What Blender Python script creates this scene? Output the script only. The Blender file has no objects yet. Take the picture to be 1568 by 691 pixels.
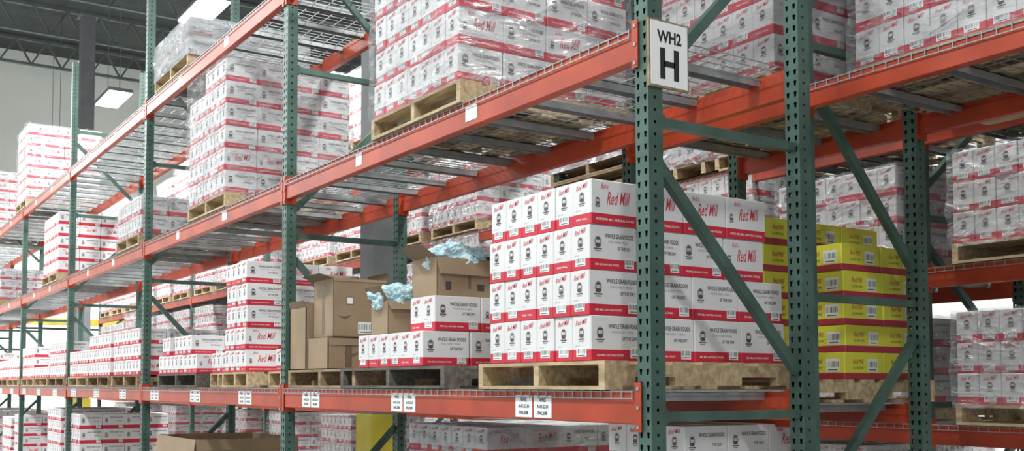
import bpy, math, random
from mathutils import Vector, Matrix, noise
random.seed(7)
scene = bpy.context.scene
scene.view_settings.view_transform = 'Standard'
CZ = 1.65
# ------------------------------------------------------------ materials
def mat_new(name, col, rough=0.6, metal=0.0, noise_amt=0.0, nscale=8.0, bump=0.0, bscale=40.0, stretch=(1,1,1), col2=None, emis=None, estr=0):
    m = bpy.data.materials.new(name); m.use_nodes = True
    nt = m.node_tree; b = nt.nodes['Principled BSDF']
    b.inputs['Base Color'].default_value = (*col, 1)
    b.inputs['Roughness'].default_value = rough
    b.inputs['Metallic'].default_value = metal
    if noise_amt > 0 or bump > 0:
        tc = nt.nodes.new('ShaderNodeNewGeometry')
        mp = nt.nodes.new('ShaderNodeMapping'); mp.inputs['Scale'].default_value = stretch
        nt.links.new(tc.outputs['Position'], mp.inputs['Vector'])
    if noise_amt > 0:
        n = nt.nodes.new('ShaderNodeTexNoise'); n.inputs['Scale'].default_value = nscale; n.inputs['Detail'].default_value = 5
        nt.links.new(mp.outputs['Vector'], n.inputs['Vector'])
        r = nt.nodes.new('ShaderNodeValToRGB')
        c2 = col2 if col2 else tuple(c*(1-noise_amt) for c in col)
        r.color_ramp.elements[0].position = 0.35; r.color_ramp.elements[1].position = 0.65
        r.color_ramp.elements[0].color = (*c2, 1); r.color_ramp.elements[1].color = (*col, 1)
        nt.links.new(n.outputs['Fac'], r.inputs['Fac']); nt.links.new(r.outputs['Color'], b.inputs['Base Color'])
    if bump > 0:
        n2 = nt.nodes.new('ShaderNodeTexNoise'); n2.inputs['Scale'].default_value = bscale; n2.inputs['Detail'].default_value = 3
        nt.links.new(mp.outputs['Vector'], n2.inputs['Vector'])
        bp = nt.nodes.new('ShaderNodeBump'); bp.inputs['Strength'].default_value = bump; bp.inputs['Distance'].default_value = 0.02
        nt.links.new(n2.outputs['Fac'], bp.inputs['Height']); nt.links.new(bp.outputs['Normal'], b.inputs['Normal'])
    if emis:
        b.inputs['Emission Color'].default_value = (*emis, 1); b.inputs['Emission Strength'].default_value = estr
    return m
M = {}
M['green'] = mat_new('green_paint', (0.068,0.132,0.108), 0.45, 0.1, 0.35, 6)
M['red'] = mat_new('orange_red_paint', (0.47,0.055,0.018), 0.42, 0.0, 0.3, 4)
M['galv'] = mat_new('galvanised_steel', (0.38,0.40,0.405), 0.4, 0.4, 0.25, 10)
M['white'] = mat_new('carton_white', (0.73,0.72,0.73), 0.55, 0, 0.08, 3)
M['cred'] = mat_new('carton_red', (0.60,0.022,0.05), 0.5, 0, 0.12, 3)
M['ink'] = mat_new('ink_dark', (0.06,0.055,0.06), 0.6)
M['black_ink'] = mat_new('sign_black', (0.012,0.012,0.014), 0.5)
M['greyink'] = mat_new('ink_grey', (0.12,0.105,0.11), 0.6, 0, 0.5, 90)
M['skinink'] = mat_new('ink_light_grey', (0.33,0.29,0.29), 0.6)
M['rink'] = mat_new('ink_red', (0.55,0.04,0.07), 0.6)
M['paper'] = mat_new('label_paper', (0.80,0.82,0.82), 0.5)
M['ylab'] = mat_new('label_dull', (0.66,0.68,0.64), 0.5)
M['yellow'] = mat_new('carton_yellow', (0.64,0.61,0.055), 0.55, 0, 0.12, 4)
M['maroon'] = mat_new('carton_maroon', (0.36,0.03,0.05), 0.55, 0, 0.12, 4)
M['kraft'] = mat_new('kraft_cardboard', (0.34,0.24,0.15), 0.75, 0, 0.2, 4)
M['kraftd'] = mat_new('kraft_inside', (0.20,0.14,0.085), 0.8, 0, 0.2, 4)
M['wood'] = mat_new('pallet_wood', (0.57,0.44,0.26), 0.75, 0, 0.5, 6, 0.3, 60, (1,6,6), (0.35,0.25,0.14))
M['woodd'] = mat_new('pallet_wood_weathered', (0.16,0.14,0.12), 0.85, 0, 0.5, 6, 0.3, 60, (1,6,6))
M['woodb'] = mat_new('pallet_wood_brown', (0.38,0.26,0.15), 0.8, 0, 0.5, 6, 0.3, 60, (1,6,6))
M['wall'] = mat_new('wall_paint', (0.80,0.83,0.79), 0.8, 0, 0.06, 0.6)
M['ceil'] = mat_new('ceiling_deck', (0.05,0.058,0.056), 0.8, 0, 0.3, 1)
M['steel'] = mat_new('joist_steel', (0.15,0.17,0.17), 0.6, 0.2, 0.3, 2)
M['floor'] = mat_new('concrete_floor', (0.36,0.35,0.34), 0.35, 0, 0.25, 0.8, 0.1, 20)
M['colm'] = mat_new('column_grey', (0.14,0.15,0.155), 0.7, 0, 0.2, 3)
M['ypaint'] = mat_new('safety_yellow', (0.42,0.35,0.03), 0.5, 0, 0.2, 3)
M['black'] = mat_new('black_metal', (0.02,0.02,0.02), 0.5)
M['lamp'] = mat_new('lamp_diffuser', (0.9,0.9,0.9), 0.5, emis=(0.95,1,0.98), estr=9)
M['ladder'] = mat_new('fibreglass_green', (0.02,0.22,0.12), 0.5, 0, 0.1, 3)
M['tape'] = mat_new('tape_dark', (0.16,0.11,0.07), 0.4)
M['blue'] = mat_new('blue_plastic_bag', (0.44,0.66,0.74), 0.3, 0, 0.3, 14, 0.6, 30, (1,1,1), (0.62,0.79,0.84))
# shrink wrap
def wrapmat(name, lo, hi, tint):
    m = bpy.data.materials.new(name); m.use_nodes = True; nt = m.node_tree; nt.nodes.clear()
    out = nt.nodes.new('ShaderNodeOutputMaterial'); mix = nt.nodes.new('ShaderNodeMixShader')
    tr = nt.nodes.new('ShaderNodeBsdfTransparent'); tr.inputs['Color'].default_value = (0.965,0.97,0.975,1)
    pb = nt.nodes.new('ShaderNodeBsdfPrincipled'); pb.inputs['Base Color'].default_value = (*tint,1)
    pb.inputs['Roughness'].default_value = 0.12; pb.inputs['Specular IOR Level'].default_value = 1.0
    g = nt.nodes.new('ShaderNodeNewGeometry')
    mp = nt.nodes.new('ShaderNodeMapping'); mp.inputs['Scale'].default_value = (1,1,2.6); mp.inputs['Rotation'].default_value = (0.35,0.3,0.2)
    nt.links.new(g.outputs['Position'], mp.inputs['Vector'])
    n = nt.nodes.new('ShaderNodeTexNoise'); n.inputs['Scale'].default_value = 3.2; n.inputs['Detail'].default_value = 5; n.inputs['Distortion'].default_value = 2.4
    nt.links.new(mp.outputs['Vector'], n.inputs['Vector'])
    mr = nt.nodes.new('ShaderNodeMapRange'); mr.inputs['From Min'].default_value = 0.48; mr.inputs['From Max'].default_value = 0.68
    mr.inputs['To Min'].default_value = lo; mr.inputs['To Max'].default_value = hi
    nt.links.new(n.outputs['Fac'], mr.inputs['Value'])
    bp = nt.nodes.new('ShaderNodeBump'); bp.inputs['Strength'].default_value = 1.0; bp.inputs['Distance'].default_value = 0.09
    nt.links.new(n.outputs['Fac'], bp.inputs['Height']); nt.links.new(bp.outputs['Normal'], pb.inputs['Normal'])
    nt.links.new(mr.outputs['Result'], mix.inputs['Fac']); nt.links.new(tr.outputs[0], mix.inputs[1]); nt.links.new(pb.outputs[0], mix.inputs[2])
    nt.links.new(mix.outputs[0], out.inputs['Surface'])
    return m
M['wrap'] = wrapmat('shrink_wrap', 0.15, 0.60, (0.56,0.56,0.58))
M['wrapg'] = wrapmat('shrink_wrap_grey', 0.6, 0.9, (0.5,0.52,0.54))
MK = list(M.keys())
# ------------------------------------------------------------ mesh builder
class MB:
    def __init__(s): s.v=[]; s.f=[]; s.m=[]
    def add(s, vs, fs, mk):
        o=len(s.v); s.v.extend([tuple(v) for v in vs])
        for f in fs: s.f.append(tuple(i+o for i in f)); s.m.append(mk)
    def box(s,x0,x1,y0,y1,z0,z1,mk):
        if x0>x1: x0,x1=x1,x0
        if y0>y1: y0,y1=y1,y0
        s.add([(x0,y0,z0),(x1,y0,z0),(x1,y1,z0),(x0,y1,z0),(x0,y0,z1),(x1,y0,z1),(x1,y1,z1),(x0,y1,z1)],
              [(0,3,2,1),(4,5,6,7),(0,1,5,4),(1,2,6,5),(2,3,7,6),(3,0,4,7)],mk)
    def bar(s,a,b,w,h,mk):
        a=Vector(a);b=Vector(b);d=(b-a).normalized()
        up=Vector((0,0,1)) if abs(d.z)<0.95 else Vector((1,0,0))
        r=d.cross(up).normalized()*w/2; u=r.cross(d).normalized()*h/2
        vs=[p+q for p in (a,b) for q in (-r-u,r-u,r+u,-r+u)]
        s.add(vs,[(0,1,2,3),(7,6,5,4),(0,4,5,1),(1,5,6,2),(2,6,7,3),(3,7,4,0)],mk)
    def merge(s,o,mx):
        off=len(s.v); s.v.extend([tuple(mx@Vector(v)) for v in o.v])
        s.f.extend([tuple(i+off for i in f) for f in o.f]); s.m.extend(o.m)
    def mesh(s,name,smooth=False):
        me=bpy.data.meshes.new(name); me.from_pydata(s.v,[],s.f)
        st=set(s.m); ks=[k for k in MK if k in st]
        for k in ks: me.materials.append(M[k])
        ix={k:i for i,k in enumerate(ks)}
        me.polygons.foreach_set('material_index',[ix[k] for k in s.m])
        if smooth: me.polygons.foreach_set('use_smooth',[True]*len(s.f))
        me.update(); return me
def obj(name, me, loc=(0,0,0), rz=0, parent=None):
    o=bpy.data.objects.new(name, me); o.location=loc; o.rotation_euler=(0,0,rz)
    scene.collection.objects.link(o)
    if parent: o.parent=parent
    return o
def empty(name, loc=(0,0,0)):
    o=bpy.data.objects.new(name,None); o.location=loc; o.empty_display_size=0.1
    scene.collection.objects.link(o); return o
_tc={}
def text2d(s, shear=0.0, off=0.012):
    k=(s,shear,off)
    if k in _tc: return _tc[k]
    c=bpy.data.curves.new('t','FONT'); c.body=s; c.size=1; c.resolution_u=2; c.shear=shear
    c.align_x='CENTER'; c.align_y='CENTER'; c.offset=off
    o=bpy.data.objects.new('t',c); scene.collection.objects.link(o)
    bpy.context.view_layer.update()
    dg=bpy.context.evaluated_depsgraph_get(); me=o.evaluated_get(dg).to_mesh()
    vs=[(v.co.x,v.co.y) for v in me.vertices]; fs=[tuple(p.vertices) for p in me.polygons]
    o.evaluated_get(dg).to_mesh_clear()
    bpy.data.objects.remove(o); bpy.data.curves.remove(c)
    xs=[v[0] for v in vs]; ys=[v[1] for v in vs]
    cx=(min(xs)+max(xs))/2; cy=(min(ys)+max(ys))/2; w=max(xs)-min(xs); h=max(ys)-min(ys)
    vs=[(x-cx,y-cy) for x,y in vs]
    _tc[k]=(vs,fs,w,h); return _tc[k]
class Face:
    """decorate a planar face: origin O, unit u, unit v, normal n"""
    def __init__(s,mb,O,u,v): s.mb=mb; s.O=Vector(O); s.u=Vector(u); s.v=Vector(v); s.n=s.u.cross(s.v)
    def put(s,vs,fs,mk,e): s.mb.add([s.O+s.u*a+s.v*b+s.n*e for a,b in vs],fs,mk)
    def rect(s,u,v,w,h,mk,e=0.0006): s.put([(u-w/2,v-h/2),(u+w/2,v-h/2),(u+w/2,v+h/2),(u-w/2,v+h/2)],[(0,1,2,3)],mk,e)
    def ell(s,u,v,a,b,mk,e=0.0006,n=14): s.put([(u+a*math.cos(t*2*math.pi/n),v+b*math.sin(t*2*math.pi/n)) for t in range(n)],[tuple(range(n))],mk,e)
    def text(s,t,u,v,width=None,height=None,mk='ink',shear=0,e=0.0009,off=0.012,rot=0.0):
        vs,fs,w,h=text2d(t,shear,off)
        kx=width/w if width else height/h; ky=height/h if height else kx
        s.put([(u+a*kx,v+b*ky+a*kx*rot) for a,b in vs],fs,mk,e)
def boxbody(mb,W,L,H,band,mk_top,mk_band,c=0.004):
    def ring(z,ins):
        a=W/2-ins; b=L/2-ins
        return [(-a+c,-b,z),(a-c,-b,z),(a,-b+c,z),(a,b-c,z),(a-c,b,z),(-a+c,b,z),(-a,b-c,z),(-a,-b+c,z)]
    R=[ring(0,0.003),ring(0.003,0),ring(band,0),ring(H-0.003,0),ring(H,0.003)]
    for k in range(4):
        mb.add(R[k]+R[k+1],[(i,(i+1)%8,8+(i+1)%8,8+i) for i in range(8)], mk_band if k<2 else mk_top)
    mb.add(R[0],[tuple(reversed(range(8)))],mk_top); mb.add(R[4],[tuple(range(8))],mk_top)
def faces4(mb,W,L):
    return {'+X':Face(mb,(W/2,0,0),(0,1,0),(0,0,1)),'-X':Face(mb,(-W/2,0,0),(0,-1,0),(0,0,1)),
            '-Y':Face(mb,(0,-L/2,0),(1,0,0),(0,0,1)),'+Y':Face(mb,(0,L/2,0),(-1,0,0),(0,0,1))}
def portrait(F,u,v,s):
    F.ell(u,v+0.05*s,0.55*s,0.68*s,'skinink'); F.ell(u,v+0.10*s,0.26*s,0.32*s,'white',0.0009); F.ell(u,v+0.42*s,0.36*s,0.17*s,'greyink',0.0012)
    F.ell(u,v-0.38*s,0.46*s,0.28*s,'greyink',0.0010); F.rect(u,v+0.06*s,0.30*s,0.07*s,'greyink',0.0013)
    F.rect(u,v-0.82*s,1.25*s,0.16*s,'greyink',0.0010); F.rect(u,v-1.08*s,0.9*s,0.09*s,'greyink',0.0010)
def barcode(F,u,v,w,h,lab='paper'):
    F.rect(u,v,w,h,lab,0.0011)
    n=9
    for i in range(n):
        F.rect(u-w*0.4+w*0.8*i/(n-1),v+h*0.08,w*0.8/n*random.choice([0.25,0.45,0.65]),h*0.45,'greyink',0.0014)
    F.rect(u,v-h*0.35,w*0.7,h*0.08,'greyink',0.0014)
def carton(W,L,H,kind,far=False):
    mb=MB(); band=H*0.25
    boxbody(mb,W,L,H,band,'white','cred')
    F=faces4(mb,W,L); k=H/0.196
    for s in ('+X','-X'):
        f=F[s]
        if kind==0:
            portrait(f,-L*0.33,H*0.62,0.036*k)
            f.text('WHOLE GRAIN FOODS',L*0.12,H*0.77,L*0.60,H*0.105,'ink',off=0.02)
            if not far:
                f.text('FOR EVERY MEAL',L*0.10,H*0.64,L*0.42,H*0.055,'skinink',off=0)
                f.text('OF THE DAY',L*0.22,H*0.50,L*0.28,H*0.08,'ink',off=0.02)
                f.text("RED MILL NATURAL FOODS",-L*0.14,band*0.5,L*0.50,H*0.045,'paper')
            else:
                f.text('THE DAY',L*0.25,H*0.52,L*0.25,H*0.08,'greyink')
            barcode(f,L*0.33,H*0.19,L*0.20,H*0.25)
        else:
            f.text('Red Mill',L*0.07,H*0.62,L*0.50,H*0.30,'rink',0.4,off=0.006,rot=0.06)
            f.text("Bob's",-L*0.22,H*0.86,L*0.16,H*0.12,'rink',0.4,off=0.006)
            if not far:
                portrait(f,-L*0.37,H*0.52,0.024*k)
                f.text("BOB'S RED MILL NATURAL FOODS",0,band*0.5,L*0.8,H*0.055,'paper')
    for s in ('-Y','+Y'):
        f=F[s]
        f.text("Red Mill",0.0,H*0.86,W*0.62,H*0.115,'rink',0.45,off=0.004,rot=0.14)
        portrait(f,0,H*0.62,0.033*k)
        if not far:
            f.text('NET WT',-W*0.2,H*0.33,W*0.25,H*0.025,'skinink')
        if kind==0: barcode(f,0,H*0.20,W*0.55,H*0.22)
        else: f.text('RED MILL',0,band*0.5,W*0.6,H*0.04,'paper')
    return mb
_cm={}
def carton_mb(W,L,H,kind,far):
    k=(round(W,3),round(L,3),round(H,3),kind,far)
    if k not in _cm:
        mb=carton(W,L,H,kind,far); _cm[k]=[mb,None]
    return _cm[k]
def carton_mesh(W,L,H,kind):
    e=carton_mb(W,L,H,kind,False)
    if e[1] is None: e[1]=e[0].mesh('carton')
    return e[1]
# ------------------------------------------------------------ pallet
def pallet_mb(W,L,mk):
    mb=MB()
    for x in (-W/2+0.019,0,W/2-0.019):
        segs=[(-L/2,-L*0.36,0),(-L*0.36,-L*0.17,1),(-L*0.17,L*0.17,0),(L*0.17,L*0.36,1),(L*0.36,L/2,0)]
        for a,b,nn in segs: mb.box(x-0.019,x+0.019,a,b,0.016+(0.038 if nn else 0),0.106,mk)
    n=7
    for i in range(n):
        w=0.135 if i in(0,n-1) else 0.088
        y=-L/2+w/2+(L-w)*i/(n-1) if i in (0,n-1) else -L/2+0.068+(L-0.136)*i/(n-1)
        mb.box(-W/2,W/2,y-w/2,y+w/2,0.106,0.122,mk)
    for i in range(5):
        w=0.1; y=-L/2+w/2+(L-w)*i/4
        mb.box(-W/2,W/2,y-w/2,y+w/2,0,0.016,mk)
    return mb
_pm={}
def pallet_mesh(W,L,mk):
    k=(round(W,2),round(L,2),mk)
    if k not in _pm: _pm[k]=pallet_mb(W,L,mk).mesh('pallet')
    return _pm[k]
def wrap_mb(W,L,H,mk='wrap',seed=0):
    mb=MB(); n=16
    def P(x,y,z):
        d=abs(noise.noise(Vector((x*5+seed,y*5,z*7))))*0.022
        r=Vector((x/(W/2),y/(L/2),0))
        return (x+ (d+0.010)*(r.x if abs(r.x)>0.98 else 0), y+(d+0.010)*(r.y if abs(r.y)>0.98 else 0), z)
    def grid(fn,nu,nv):
        vs=[fn(i/nu,j/nv) for j in range(nv+1) for i in range(nu+1)]
        fs=[(j*(nu+1)+i,j*(nu+1)+i+1,(j+1)*(nu+1)+i+1,(j+1)*(nu+1)+i) for j in range(nv) for i in range(nu)]
        mb.add(vs,fs,mk)
    nz=max(3,int(H*14))
    grid(lambda u,v:P(W/2,-L/2+u*L,v*H),n,nz); grid(lambda u,v:P(-W/2,L/2-u*L,v*H),n,nz)
    grid(lambda u,v:P(-W/2+u*W,-L/2,v*H),n,nz); grid(lambda u,v:P(W/2-u*W,L/2,v*H),n,nz)
    grid(lambda u,v:(-W/2+u*W,-L/2+v*L,H+0.012+0.01*noise.noise(Vector((u*6+seed,v*6,1)))),n,n)
    return mb
PH=0.122
def stack(x1,y0,z,nx,ny,nz,W=0.127,L=0.31,H=0.196,pal='wood',wrap=None,ragged=None,pw=None,jit=0.004,band_kind=None,Ls=None,p0=0.62):
    """pallet load of cartons: right face at x1, front at y0, standing on z"""
    W2=nx*W; L2=ny*L
    cx=x1-W2/2; cy=y0+L2/2
    e=empty('pallet_of_cartons' if pal else 'stack_of_cartons',(cx,cy,z))
    if pal: obj('pallet',pallet_mesh(pw or max(W2+0.04,0.9),max(L2,1.16),pal),(0,(max(L2,1.16)-L2)/2,0),0,e)
    base=PH+0.001 if pal else 0.001
    for k in range(nz):
        Lk=Ls[k] if Ls else L
        ox=random.uniform(-0.007,0.007); oy=random.uniform(0,0.010)
        for i in range(nx):
            for j in range(ny):
                if 0<i<nx-1 and 0<j<ny-1 and k<nz-1: continue
                if ragged and ragged(i,j,k): continue
                kind=0 if random.random()<p0 else 1
                if band_kind: kind=band_kind(i,j,k,kind)
                obj('carton',carton_mesh(W-0.002,Lk-0.003,H-0.001,kind),(-W2/2+W*(i+0.5)+ox+random.uniform(-jit,jit)*0.3,-L2/2+Lk*(j+0.5)+oy+random.uniform(-jit,jit),base+k*H),math.pi if random.random()<.3 else 0,e)
    if wrap: obj('shrink_wrap',wrap_mb(W2+0.02,L2+0.02,nz*H+0.03,wrap,random.random()*50).mesh('shrink_wrap',True),(0,0.004,PH-0.02),0,e)
    return e
_lm={}
def load(x1,y0,z,nx=7,ny=4,nz=4,W=0.136,L=0.29,H=0.19,pal='wood',wrap='wrap',v=0,name='wrapped_pallet_load'):
    """merged far load (instanced)"""
    k=(nx,ny,nz,pal,wrap,v,H)
    W2=nx*W; L2=ny*L
    if k not in _lm:
        mb=MB(); mb.merge(pallet_mb(max(W2,0.9) if nx>4 else W2+0.02,1.2,pal),Matrix.Identity(4))
        for kk in range(nz):
            for i in range(nx):
                for j in range(ny):
                    if 0<i<nx-1 and 0<j<ny-1 and kk<nz-1: continue
                    c=carton_mb(W-0.003,L-0.004,H-0.001,0 if random.random()<.75 else 1,True)[0]
                    mb.merge(c,Matrix.Translation((-W2/2+W*(i+.5),-L2/2+L*(j+.5)+random.uniform(-.004,.004),PH+0.001+kk*H)))
        if wrap: mb.merge(wrap_mb(W2+0.02,L2+0.02,nz*H+0.03,wrap,v*9.1),Matrix.Translation((0,0,PH-0.02)))
        _lm[k]=mb.mesh('pallet_load')
    return obj(name if wrap else 'pallet_of_cartons',_lm[k],(x1-W2/2,y0+0.6,z))
# ------------------------------------------------------------ room
def simple(name,b,mk):
    mb=MB(); mb.box(*b,mk); return obj(name,mb.mesh(name))
RX0,RX1,RY0,RY1,RZ=-32,12,-8,17,11.6
simple('floor',(RX0,RX1,RY0,RY1,-0.2,0),'floor')
simple('wall_left',(RX0-0.3,RX0,RY0,RY1,0,RZ),'wall')
simple('wall_back',(RX0,RX1,RY1,RY1+0.3,0,RZ),'wall')
mb=MB()
nrib=220
prof=[]
for i in range(nrib+1):
    x=RX0+(RX1-RX0)*i/nrib; prof.append((x,RZ+(0.06 if i%2 else 0.0)))
vs=[];fs=[]
for x,z in prof: vs+= [(x,RY0,z),(x,RY1,z)]
for i in range(nrib): fs.append((2*i,2*i+1,2*i+3,2*i+2))
mb.add(vs,fs,'ceil'); mb.box(RX0,RX1,RY0,RY1,RZ+0.08,RZ+0.2,'ceil')
obj('ceiling',mb.mesh('ceiling'))
mb=MB(); D=0.75; n=30
y0,y1=RY0,RY1
mb.bar((0,y0,-0.05),(0,y1,-0.05),0.10,0.07,'steel'); mb.bar((0,y0,-D),(0,y1,-D),0.10,0.07,'steel')
for i in range(n):
    a=y0+(y1-y0)*i/n; b=y0+(y1-y0)*(i+1)/n; m=(a+b)/2
    mb.bar((0,a,-0.05),(0,m,-D),0.05,0.05,'steel'); mb.bar((0,m,-D),(0,b,-0.05),0.05,0.05,'steel')
jm=mb.mesh('roof_joist')
for x in [-30.6+2.9*k for k in range(12)]: obj('roof_joist',jm,(x,0,RZ-0.02))
def column(x,y):
    mb=MB(); 
    mb.box(-0.16,0.16,-0.16,-0.13,0,RZ-0.9,'colm'); mb.box(-0.16,0.16,0.13,0.16,0,RZ-0.9,'colm'); mb.box(-0.02,0.02,-0.13,0.13,0,RZ-0.9,'colm')
    mb.box(-0.155,-0.02,-0.129,0.129,0,RZ-0.9,'colm'); mb.box(0.02,0.155,-0.129,0.129,0,RZ-0.9,'colm')
    mb.box(-0.22,0.22,-0.22,0.22,RZ-0.9,RZ-0.87,'colm')
    mb.box(-0.19,0.19,-0.19,0.19,0,1.32,'ypaint'); mb.box(-0.25,0.25,-0.25,0.25,0,0.05,'steel')
    obj('building_column',mb.mesh('building_column'),(x,y,0))
column(-10.2,5.4); column(-25.6,5.4)
# ------------------------------------------------------------ rack components
PW=0.078
POST_H=6.08
def panel(F,w,H,cols,pitch,wt,wb,hh,mk):
    n=int(H/pitch)
    for i in range(n):
        z0=i*pitch; a=z0+(pitch-hh)/2; b=a+hh; z1=z0+pitch
        F.put([(-w/2,z0),(w/2,z0),(w/2,a),(-w/2,a)],[(0,1,2,3)],mk,0)
        F.put([(-w/2,b),(w/2,b),(w/2,z1),(-w/2,z1)],[(0,1,2,3)],mk,0)
        lb=-w/2; lt=-w/2
        for c in cols:
            F.put([(lb,a),(c-wb/2,a),(c-wt/2,b),(lt,b)],[(0,1,2,3)],mk,0); lb=c+wb/2; lt=c+wt/2
        F.put([(lb,a),(w/2,a),(w/2,b),(lt,b)],[(0,1,2,3)],mk,0)
mb=MB(); h=PW/2
panel(Face(mb,(0,-h,0),(1,0,0),(0,0,1)),PW,POST_H,[-0.02,0.02],0.0508,0.017,0.009,0.024,'green')
panel(Face(mb,(h,0,0),(0,1,0),(0,0,1)),PW,POST_H,[-0.004],0.0508,0.012,0.012,0.013,'green')
panel(Face(mb,(-h,0,0),(0,-1,0),(0,0,1)),PW,POST_H,[0.004],0.0508,0.012,0.012,0.013,'green')
mb.add([(h,h,0),(-h,h,0),(-h,h,POST_H),(h,h,POST_H)],[(0,1,2,3)],'green')
mb.box(-0.09,0.09,-0.07,0.09,0,0.01,'green')
post_me=mb.mesh('upright_post')
def brace_mesh(D,zs,flip):
    mb=MB()
    for i,z in enumerate(zs):
        mb.bar((0,h,z),(0,D-h,z),0.038,0.038,'green')
        mb.box(-0.022,0.022,h,h+0.03,z-0.03,z+0.03,'green')
    for i in range(len(zs)-1):
        a,b=zs[i],zs[i+1]
        if (i%2==0)^flip: p,q=(0,h,a+0.19),(0,D-h,b-0.19)
        else: p,q=(0,h,b-0.17),(0,D-h,a+0.19)
        mb.bar(p,q,0.036,0.044,'green')
    return mb.mesh('frame_bracing')
def beam_mesh(Lb,hgt,labels):
    """beam along -X from 0 to -Lb, top at z=0, face toward -Y"""
    mb=MB()
    c=0.004; y0,y1=-0.046,0.004
    pr=[(y0+c,-hgt),(y0,-hgt+c),(y0,-c),(y0+c,0),(y1-0.012,0),(y1-0.012,-0.03),(y1,-0.03),(y1,-hgt)]
    n=len(pr); vs=[(0,y,z) for y,z in pr]+[(-Lb,y,z) for y,z in pr]
    fs=[(i,(i+1)%n,n+(i+1)%n,n+i) for i in range(n)]+[tuple(range(n)),tuple(reversed(range(n,2*n)))]
    mb.add(vs,[tuple(reversed(f)) for f in fs],'red')
    for x,s in ((0,-1),(-Lb,1)):
        mb.box(x,x+s*0.006,-0.05,0.035,-hgt-0.03,0.035,'red')
        mb.box(x-s*0.03,x+s*0.006,-0.052,-0.046,-hgt-0.03,0.035,'red')
        for zz in (0.01,-hgt/2,-hgt-0.01): mb.box(x-s*0.02,x-s*0.008,-0.056,-0.052,zz-0.007,zz+0.007,'galv')
    if labels==1:
        for c0 in (0.70,1.93,3.20):
            if c0>Lb: continue
            for d in (-0.073,0.073):
                mb.box(-c0+d-0.066,-c0+d+0.066,-0.048,-0.0461,-0.125,-0.022,'paper')
                G=Face(mb,(-c0+d,-0.048,-0.073),(1,0,0),(0,0,1))
                G.text('WH2',0,0.03,height=0.018,width=0.05,off=.03); G.text('A-01.D.H',0,0,height=0.017,width=0.085,off=.03); G.text('PAL208',0,-0.03,height=0.017,width=0.07,off=.03)
    if labels==2:
        for c0,w in ((1.22,0.11),(2.5,0.08)):
            mb.box(-c0-w/2,-c0+w/2,-0.048,-0.0461,-0.105,-0.03,'paper')
    return mb.mesh('load_beam')
def deck_mesh(Lb,D):
    mb=MB(); w=0.0045
    nx=int(Lb/0.064); y0=-0.05; y1=D+0.05
    for i in range(nx+1):
        x=-0.02-(Lb-0.04)*i/nx
        mb.box(x-w/2,x+w/2,y0,y1,-0.0,w,'galv')
        mb.box(x-w/2,x+w/2,y0-w,y0,-0.035,w,'galv'); mb.box(x-w/2,x+w/2,y1,y1+w,-0.035,w,'galv')
    ny=9
    for j in range(ny+1):
        y=y0+(y1-y0)*j/ny
        mb.box(-0.015,-Lb+0.015,y-w/2,y+w/2,-w,0,'galv')
    mb.box(-0.015,-Lb+0.015,y0-w*1.5,y0-w,-0.033,-0.028,'galv')
    nd=max(1,round(Lb/1.22))
    for d in range(nd):
        for k in range(3):
            x=-(Lb/nd)*(d+0.17+0.33*k)
            mb.box(x-0.032,x+0.032,0.0,D,-0.012,-0.008,'galv')
            mb.box(x-0.032,x-0.028,0.0,D,-0.045,-0.008,'galv'); mb.box(x+0.028,x+0.032,0.0,D,-0.045,-0.008,'galv')
    return mb.mesh('wire_deck')
def rack(xs,y0,y1,levels,zs,flip,bh=0.13,lab={},skip=()):
    e=empty('pallet_rack',(xs[0],y0,0)); D=y1-y0
    bm_=brace_mesh(D,zs,flip); cache={}
    for i,x in enumerate(xs):
        obj('upright_post',post_me,(x-xs[0],0,0),0,e); obj('upright_post',post_me,(x-xs[0],D,0),0,e)
        obj('frame_bracing',bm_,(x-xs[0],0,0),0,e)
        if i+1<len(xs):
            Lb=x-xs[i+1]-PW
            for li,z in enumerate(levels):
                if (i,li) in skip: continue
                lb=lab.get(li,0); k=(round(Lb,3),lb)
                if k not in cache: cache[k]=beam_mesh(Lb,bh,lb)
                k0=(round(Lb,3),0)
                if k0 not in cache: cache[k0]=beam_mesh(Lb,bh,0)
                X=x-xs[0]-PW/2
                obj('front_beam',cache[k],(X,0,z),0,e)
                obj('rear_beam',cache[k0],(X-Lb,D,z),math.pi,e)
                dk=('d',round(Lb,3))
                if dk not in cache: cache[dk]=deck_mesh(Lb,D)
                obj('wire_deck',cache[dk],(X,0,z),0,e)
    return e
YA0,YA1=2.86,3.775
XA=[-3.05-3.74*k for k in range(8)]
LA=[1.624,3.115,4.58]
zsA=[0.30,CZ-0.13,CZ+1.08,CZ+2.30,CZ+3.45]
rack(XA,YA0,YA1,LA,zsA,False,0.135,{0:1,1:2,2:2})
XB=[4.2,0.44,-3.3,-4.55]
LBv=[1.55,3.115,4.58]
rack(XB,4.12,5.03,LBv,[CZ-0.82,CZ+0.434,CZ+1.70,CZ+2.96,CZ+4.1],False,0.11,skip=((0,0),(1,0)))
XC=[3.58-3.74*k for k in range(9)]
LCv=[1.40,2.39,3.31,4.75]
rack(XC,6.0,7.15,LCv,zsA,False,0.125)
DK=0.006
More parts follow.
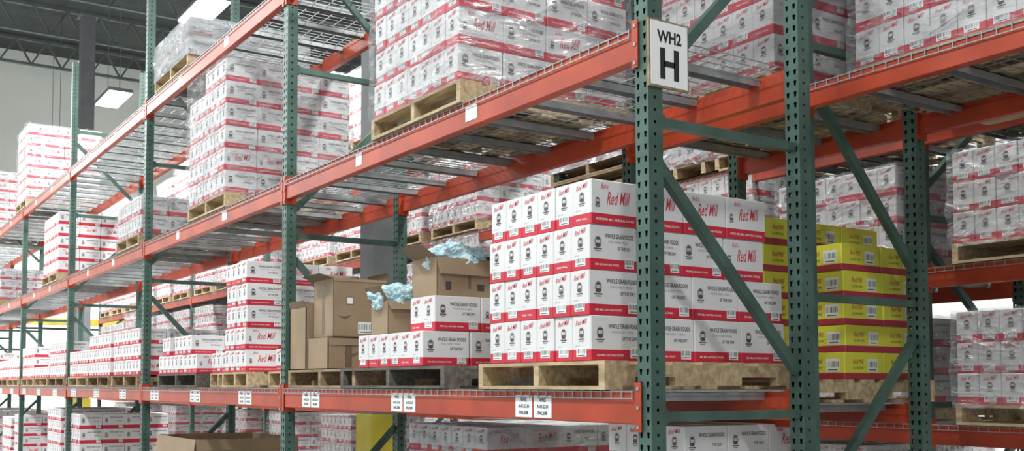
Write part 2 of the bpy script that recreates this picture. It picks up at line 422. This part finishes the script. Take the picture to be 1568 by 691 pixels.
# ------------------------------------------------------------ row A level 1
random.seed(11)
L1=LA[0]+DK; L2=LA[1]+DK; L3=LA[2]+DK
stack(-3.34,2.78,L1,6,4,4,pw=0.95,L=0.306,Ls=[0.306,0.306,0.272,0.272],band_kind=lambda i,j,k,q:(1 if (j>0 or random.random()<.5) else 0) if (k==3 and i==5) else (0 if random.random()<.6 else q))
stack(-4.79,2.80,L1,6,4,1,pal='woodd',pw=1.25,W=0.13)
stack(-4.80,2.89,L1+PH+0.199,2,3,1,pal=None,W=0.14)
def panelbox(mb,w,d,hh,flaps,mk='kraft',t=0.005):
    mb.box(-w/2,w/2,-d/2,-d/2+t,0,hh,mk); mb.box(-w/2,w/2,d/2-t,d/2,0,hh,mk)
    mb.box(-w/2,-w/2+t,-d/2,d/2,0,hh,mk); mb.box(w/2-t,w/2,-d/2,d/2,0,hh,mk); mb.box(-w/2,w/2,-d/2,d/2,0,t,mk)
    for side,ang,ln in flaps:
        a=math.radians(ang); dz=math.cos(a)*ln; do=math.sin(a)*ln
        if side=='-Y': p=[(-w/2,-d/2,hh),(w/2,-d/2,hh),(w/2-0.01,-d/2-do,hh+dz),(-w/2+0.01,-d/2-do,hh+dz)]; off=(0,t,0)
        if side=='+Y': p=[(w/2,d/2,hh),(-w/2,d/2,hh),(-w/2+0.01,d/2+do,hh+dz),(w/2-0.01,d/2+do,hh+dz)]; off=(0,-t,0)
        if side=='+X': p=[(w/2,-d/2,hh),(w/2,d/2,hh),(w/2+do,d/2-0.01,hh+dz),(w/2+do,-d/2+0.01,hh+dz)]; off=(-t,0,0)
        if side=='-X': p=[(-w/2,d/2,hh),(-w/2,-d/2,hh),(-w/2-do,-d/2+0.01,hh+dz),(-w/2-do,d/2-0.01,hh+dz)]; off=(t,0,0)
        q=[(x+off[0],y+off[1],z-t*0.5) for x,y,z in p]
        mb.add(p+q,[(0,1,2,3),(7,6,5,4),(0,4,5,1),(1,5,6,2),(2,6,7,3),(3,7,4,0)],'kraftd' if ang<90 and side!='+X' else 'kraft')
def arrow(f,u,v,w):
    n=10; a=[]
    for i in range(n+1):
        t=-1+2*i/n; a.append((u+t*w/2,v+0.18*w*(t*t)-0.1*w))
    for i in range(n):
        th=0.016*(1-abs(-1+2*i/n))+0.005
        f.put([(a[i][0],a[i][1]-th/2),(a[i+1][0],a[i+1][1]-th/2),(a[i+1][0],a[i+1][1]+th/2),(a[i][0],a[i][1]+th/2)],[(0,1,2,3)],'tape',0.0008)
def openbox(x1,y0,z,w,d,hh,flaps,rz=0,deco=None):
    mb=MB(); panelbox(mb,w,d,hh,flaps)
    F=faces4(mb,w,d)
    if deco=='big':
        f=F['+X']; barcode(f,0.04,hh*0.16,0.12,0.08)
        f.rect(-0.08,hh*0.62,0.05,0.05,'ink'); f.rect(-0.08,hh*0.62,0.042,0.042,'paper',0.0009)
        f2=F['-Y']; f2.rect(0,hh*0.5,0.05,hh*0.9,'tape')
        arrow(f,-0.12,hh*0.35,0.09)
        f.rect(0.17,hh*0.4,0.02,hh*0.5,'tape')
    if deco=='smile':
        f=F['+X']; arrow(f,0,hh*0.5,0.12); f.rect(0,hh*0.95,d,0.02,'tape')
        f.rect(0.1,hh*0.2,0.05,0.04,'ink'); f.rect(-0.02,hh*0.5,0.05,hh*0.9,'tape')
    if deco=='side':
        f=F['+X']; f.rect(0.03,hh*0.55,0.02,hh*0.6,'tape'); f.rect(0.11,hh*0.3,0.05,0.04,'ink')
        f.rect(-0.12,hh*0.3,0.04,0.05,'ink') 
    return obj('open_cardboard_box',mb.mesh('open_cardboard_box'),(x1-w/2,y0+d/2,z),rz)
zt=L1+PH+0.199
openbox(-4.93,2.97,zt+0.197,0.26,0.40,0.235,[('-Y',60,0.12),('+Y',35,0.10),('+X',165,0.10),('-X',20,0.10)],0.05,'side')
openbox(-5.27,2.86,zt,0.24,0.33,0.20,[('-Y',30,0.1),('+X',150,0.06),('-X',20,0.1)],-0.05)
def crumple(name,x,y,z,sx,sy,sz,seed,mk='blue'):
    import bmesh
    bm=bmesh.new(); bmesh.ops.create_icosphere(bm,subdivisions=5,radius=1)
    for v in bm.verts:
        p=v.co.copy(); q=p*1.5+Vector((seed,seed*2,0))
        d=noise.noise(q)*0.38+noise.noise(q*2.7)*0.24+abs(noise.noise(q*6))*0.2
        p*=1+d; v.co=Vector((p.x*sx,p.y*sy,max(p.z,-0.85)*sz))
    me=bpy.data.meshes.new(name); bm.to_mesh(me); bm.free(); me.materials.append(M[mk])
    return obj(name,me,(x,y,z))
crumple('blue_plastic_bag',-5.05,3.14,zt+0.197+0.24,0.11,0.17,0.09,3.1)
crumple('blue_plastic_bag',-5.01,3.28,zt+0.197+0.27,0.07,0.10,0.04,9.4)
crumple('blue_plastic_bag',-5.40,3.00,zt+0.21,0.12,0.17,0.085,5.7)
crumple('blue_plastic_bag',-5.30,3.14,zt+0.23,0.07,0.09,0.06,6.9)
crumple('blue_plastic_bag',-4.86,3.45,zt+0.26,0.05,0.05,0.07,1.9)
# P3
obj('wooden_pallet',pallet_mesh(1.05,1.16,'woodb'),(-6.17,3.40,L1))
zp=L1+PH+0.002
openbox(-6.08,2.84,zp,0.32,0.34,0.21,[('+X',172,0.05)],0.0,'smile')
openbox(-6.07,2.88,zp+0.215,0.33,0.40,0.39,[('-Y',75,0.10),('+Y',10,0.06),('-X',60,0.14),('+X',170,0.02)],-0.03,'big')
openbox(-6.44,2.84,zp,0.27,0.3,0.43,[('-Y',20,0.05),('+X',5,0.03),('-X',12,0.06)],0.0)
openbox(-6.02,3.30,zp,0.36,0.5,0.36,[('+X',175,0.05),('-Y',85,0.1)],0.0)
# bay 2
stack(-7.60,2.84,L1,4,3,5,H=0.176,pal='wood',pw=0.6,W=0.12)
stack(-7.02,2.95,L1,2,3,1,H=0.17,pal='wood',pw=0.5)
stack(-8.22,2.90,L1,3,4,1,H=0.17,pal='wood',pw=0.42)
stack(-8.72,2.80,L1,9,4,2,H=0.17,pal='woodd',ragged=lambda i,j,k:k==1 and i in(0,3,8))
random.seed(5)
for b in range(2,7):
    for s in range(3):
        nz=random.choice([2,3]) if b==2 else random.choice([1,2,2,3])
        load(XA[b]-0.12-1.2*s-random.uniform(0,.1),2.82,L1,8,4,nz,pal=random.choice(['wood','woodb']),wrap=None,W=0.136,H=0.165)
load(-10.70,2.82,L1,8,4,2,pal='woodb',wrap=None,H=0.165)
# ------------------------------------------------------------ level 2
stack(-4.41,2.79,L2,7,4,6,W=0.134,L=0.29,H=0.2,wrap='wrap',pw=1.0,p0=0.8)
stack(-8.02,2.80,L2,7,4,6,W=0.136,L=0.285,H=0.188,wrap='wrap',pw=1.0,p0=0.9,ragged=lambda i,j,k:k==5 and i<3 and j<2)
load(-10.66,2.80,L2,7,4,2,H=0.2)
load(-15.0,2.80,L2,8,4,5,H=0.172,wrap=None)
load(-20.4,2.80,L2,7,4,3,v=1)
load(-24.0,2.80,L2,7,4,2,v=1)
# level 3
load(-9.05,2.80,L3,8,4,2,H=0.17,wrap='wrapg')
load(-17.7,2.80,L3,7,4,7,H=0.18)
load(-21.5,2.80,L3,7,4,6)
# ------------------------------------------------------------ row B
zb1=LBv[0]+DK; zb2=LBv[1]+DK
def ycarton():
    W,L,H=0.25,0.33,0.146; mb=MB(); boxbody(mb,W-0.003,L-0.004,H-0.001,H*0.24,'yellow','maroon')
    F=faces4(mb,W-0.003,L-0.004)
    for s in F:
        f=F[s]; q=0.07 if 'X' in s else 0.05
        barcode(f,q,H*0.52,0.085,0.07,'ylab')
        f.text('Red Mill',-0.05,H*0.66,0.09 if 'X' in s else 0.07,0.026,'maroon',0.3,off=0)
        f.text('GLUTEN FREE',-0.05,H*0.42,0.09 if 'X' in s else 0.07,0.012,'ink',off=0)
    return mb.mesh('yellow_carton')
ym=ycarton()
e=empty('pallet_of_yellow_cartons',(-3.95,4.78,zb1))
obj('pallet',pallet_mesh(1.05,1.16,'wood'),(0,0.0,0),0,e)
for i in range(4):
    for j in range(3):
        n=5 if i==0 else 6
        if i==0 and j==0: continue
        for k in range(n):
            obj('carton',ym,(0.5-0.126-0.25*i+random.uniform(-.006,.006),-0.5+0.166+0.33*j+random.uniform(-.006,.006),0.123+0.146*k),0,e)
load(-3.42,4.04,zb2,7,4,6,v=2)
load(-2.26,4.40,zb2,7,4,6,v=1)
load(-1.2,4.40,zb2,7,4,6,v=2)
# ------------------------------------------------------------ row C
random.seed(21)
for b in range(len(XC)-1):
    for s in range(3):
        x1=XC[b]-0.14-1.2*s
        for li,nzc in ((1,[3,4]),(2,[3,3,4]),(3,[5,6]),(0,[3,3])):
            if li==2 and -8.9<x1<-5.8: continue
            if random.random()<0.12: continue
            nz=random.choice(nzc)
            load(x1,5.93,LCv[li]+DK,7,4,nz,v=random.choice([0,1]),H=0.19)
for q in range(2): obj('wooden_pallet',pallet_mesh(1.10,1.2,'woodb'),(-7.13,6.53,LCv[2]+DK+q*0.124))
load(-6.6,5.93,LCv[2]+DK+0.249,8,4,1,H=0.3,wrap='wrapg',pal='woodb')
load(-5.55,5.93,LCv[2]+DK,7,4,2,wrap='wrap',v=1,H=0.19)
# ------------------------------------------------------------ ground level
random.seed(33)
load(-3.46,3.28,0.003,4,3,7,H=0.190,wrap=None,L=0.29)
load(-5.10,3.42,0.003,7,4,7,H=0.181,v=1)
for x1,nz,H in ((-13.7,6,0.19),(-14.9,7,0.17),(-17.9,6,0.17),(-19.2,5,0.19),(-21.9,6,0.17),(-23.2,6,0.17)):
    load(x1,2.86,0.003,7,4,nz,H=H,wrap=None)
mb=MB(); panelbox(mb,1.2,1.0,1.15,[('+X',175,0.1),('-Y',172,0.2)]); obj('cardboard_bin',mb.mesh('cardboard_bin'),(-9.6,3.4,0.003))
for k in range(14):
    x1=1.5-1.95*k
    if k%4==2: continue
    load(x1,6.0,0.003,7,4,6,v=k%2,H=0.185)
for k in range(9):
    load(-5-2.7*k,12.2,0.003,7,4,random.choice([5,7,8]),v=k%2,H=0.19)
# step ladder
mb=MB()
for sx in (-0.22,0.22):
    mb.bar((sx,-0.35,0),(sx*0.75,0,1.34),0.03,0.07,'ladder'); mb.bar((sx,0.35,0),(sx*0.75,0.03,1.34),0.03,0.05,'ladder')
for i in range(4):
    t=(i+1)/5; mb.box(-0.22*(1-0.25*t),0.22*(1-0.25*t),-0.35*(1-t)-0.04,-0.35*(1-t)+0.04,1.34*t-0.02,1.34*t,'galv')
mb.box(-0.19,0.19,-0.08,0.1,1.33,1.37,'ladder')
obj('step_ladder',mb.mesh('step_ladder'),(-7.1,5.25,0.0),0.5)
# sign on end post
mb=MB()
mb.box(0,0.012,-0.11,0.11,-0.14,0.14,'woodb')
mb.box(0.012,0.014,-0.102,0.102,-0.132,0.132,'paper')
F=Face(mb,(0.014,0,0),(0,1,0),(0,0,1))
F.text('WH2',0,0.072,0.135,0.052,'black_ink',off=0.035)
F.rect(-0.038,-0.04,0.028,0.128,'black_ink',0.0012); F.rect(0.038,-0.04,0.028,0.128,'black_ink',0.0012); F.rect(0,-0.04,0.06,0.024,'black_ink',0.0012)
obj('aisle_sign',mb.mesh('aisle_sign'),(-3.05+PW/2+0.001,2.925,CZ+1.35))
# left end: door, rail
mb=MB(); mb.box(0,0.05,-2,2,0,4.2,'paper')
for i in range(8): mb.box(0.05,0.07,-2,2,0.5*i+0.24,0.5*i+0.28,'wall')
obj('door_1',mb.mesh('door_1'),(RX0+0.01,4.2,0.0))
mb=MB()
for y in (0,2,4,6): mb.box(-0.04,0.04,y-0.04,y+0.04,0,4.6,'black')
for z in (2.0,2.6,3.2,4.0,4.55): mb.box(-0.025,0.025,0,6,z-0.03,z+0.03,'black')
mb.box(-0.08,0.08,0,6,3.3,3.48,'ypaint')
obj('guard_rail',mb.mesh('guard_rail'),(-29.5,2.0,0))
# ------------------------------------------------------------ lamps
def lamp(x,y,z,power,sx=1.2,sy=0.5):
    mb=MB()
    mb.box(-sx/2,sx/2,-sy/2,sy/2,0.03,0.10,'steel'); mb.box(-sx/2+.02,sx/2-.02,-sy/2+.02,sy/2-.02,0.0,0.03,'lamp')
    for s in (-1,1): mb.bar((s*sx*0.4,0,0.1),(s*sx*0.4,0,RZ-z-0.05),0.012,0.012,'steel')
    e=obj('high_bay_light',mb.mesh('high_bay_light'),(x,y,z))
    l=bpy.data.lights.new('lamp','AREA'); l.shape='RECTANGLE'; l.size=sx; l.size_y=sy; l.energy=power; l.color=(0.96,1.0,0.98)
    o=bpy.data.objects.new('lamp_source',l); o.location=(0,0,-0.02); o.parent=e; scene.collection.objects.link(o)
for x in (3,-3,-9,-15,-21,-27.5): lamp(x,-0.6,7.7,360 if x>-20 else 850,1.6,0.6)
for x in (-4,-11.6,-16,-22,-28.3): lamp(x,5.2,7.75,480 if x>-20 else 950,1.3,0.5)
for x in (0,-7,-13,-19,-26): lamp(x,9.8,7.7,560,1.3,0.5)
w=bpy.data.worlds.new('World'); scene.world=w; w.use_nodes=True
bg=w.node_tree.nodes['Background']; bg.inputs['Color'].default_value=(0.89,0.95,0.95,1); bg.inputs['Strength'].default_value=1.0
# ------------------------------------------------------------ camera
cam=bpy.data.cameras.new('camera'); co=bpy.data.objects.new('camera',cam); scene.collection.objects.link(co)
co.location=(0,0,CZ)
cam.sensor_fit='HORIZONTAL'; cam.sensor_width=36; cam.lens=1551/1568*36
cam.shift_x=98/1568; cam.shift_y=165/1568
co.rotation_euler=(math.radians(90+2.92),0,math.radians(58.2))
cam.clip_end=200
scene.camera=co
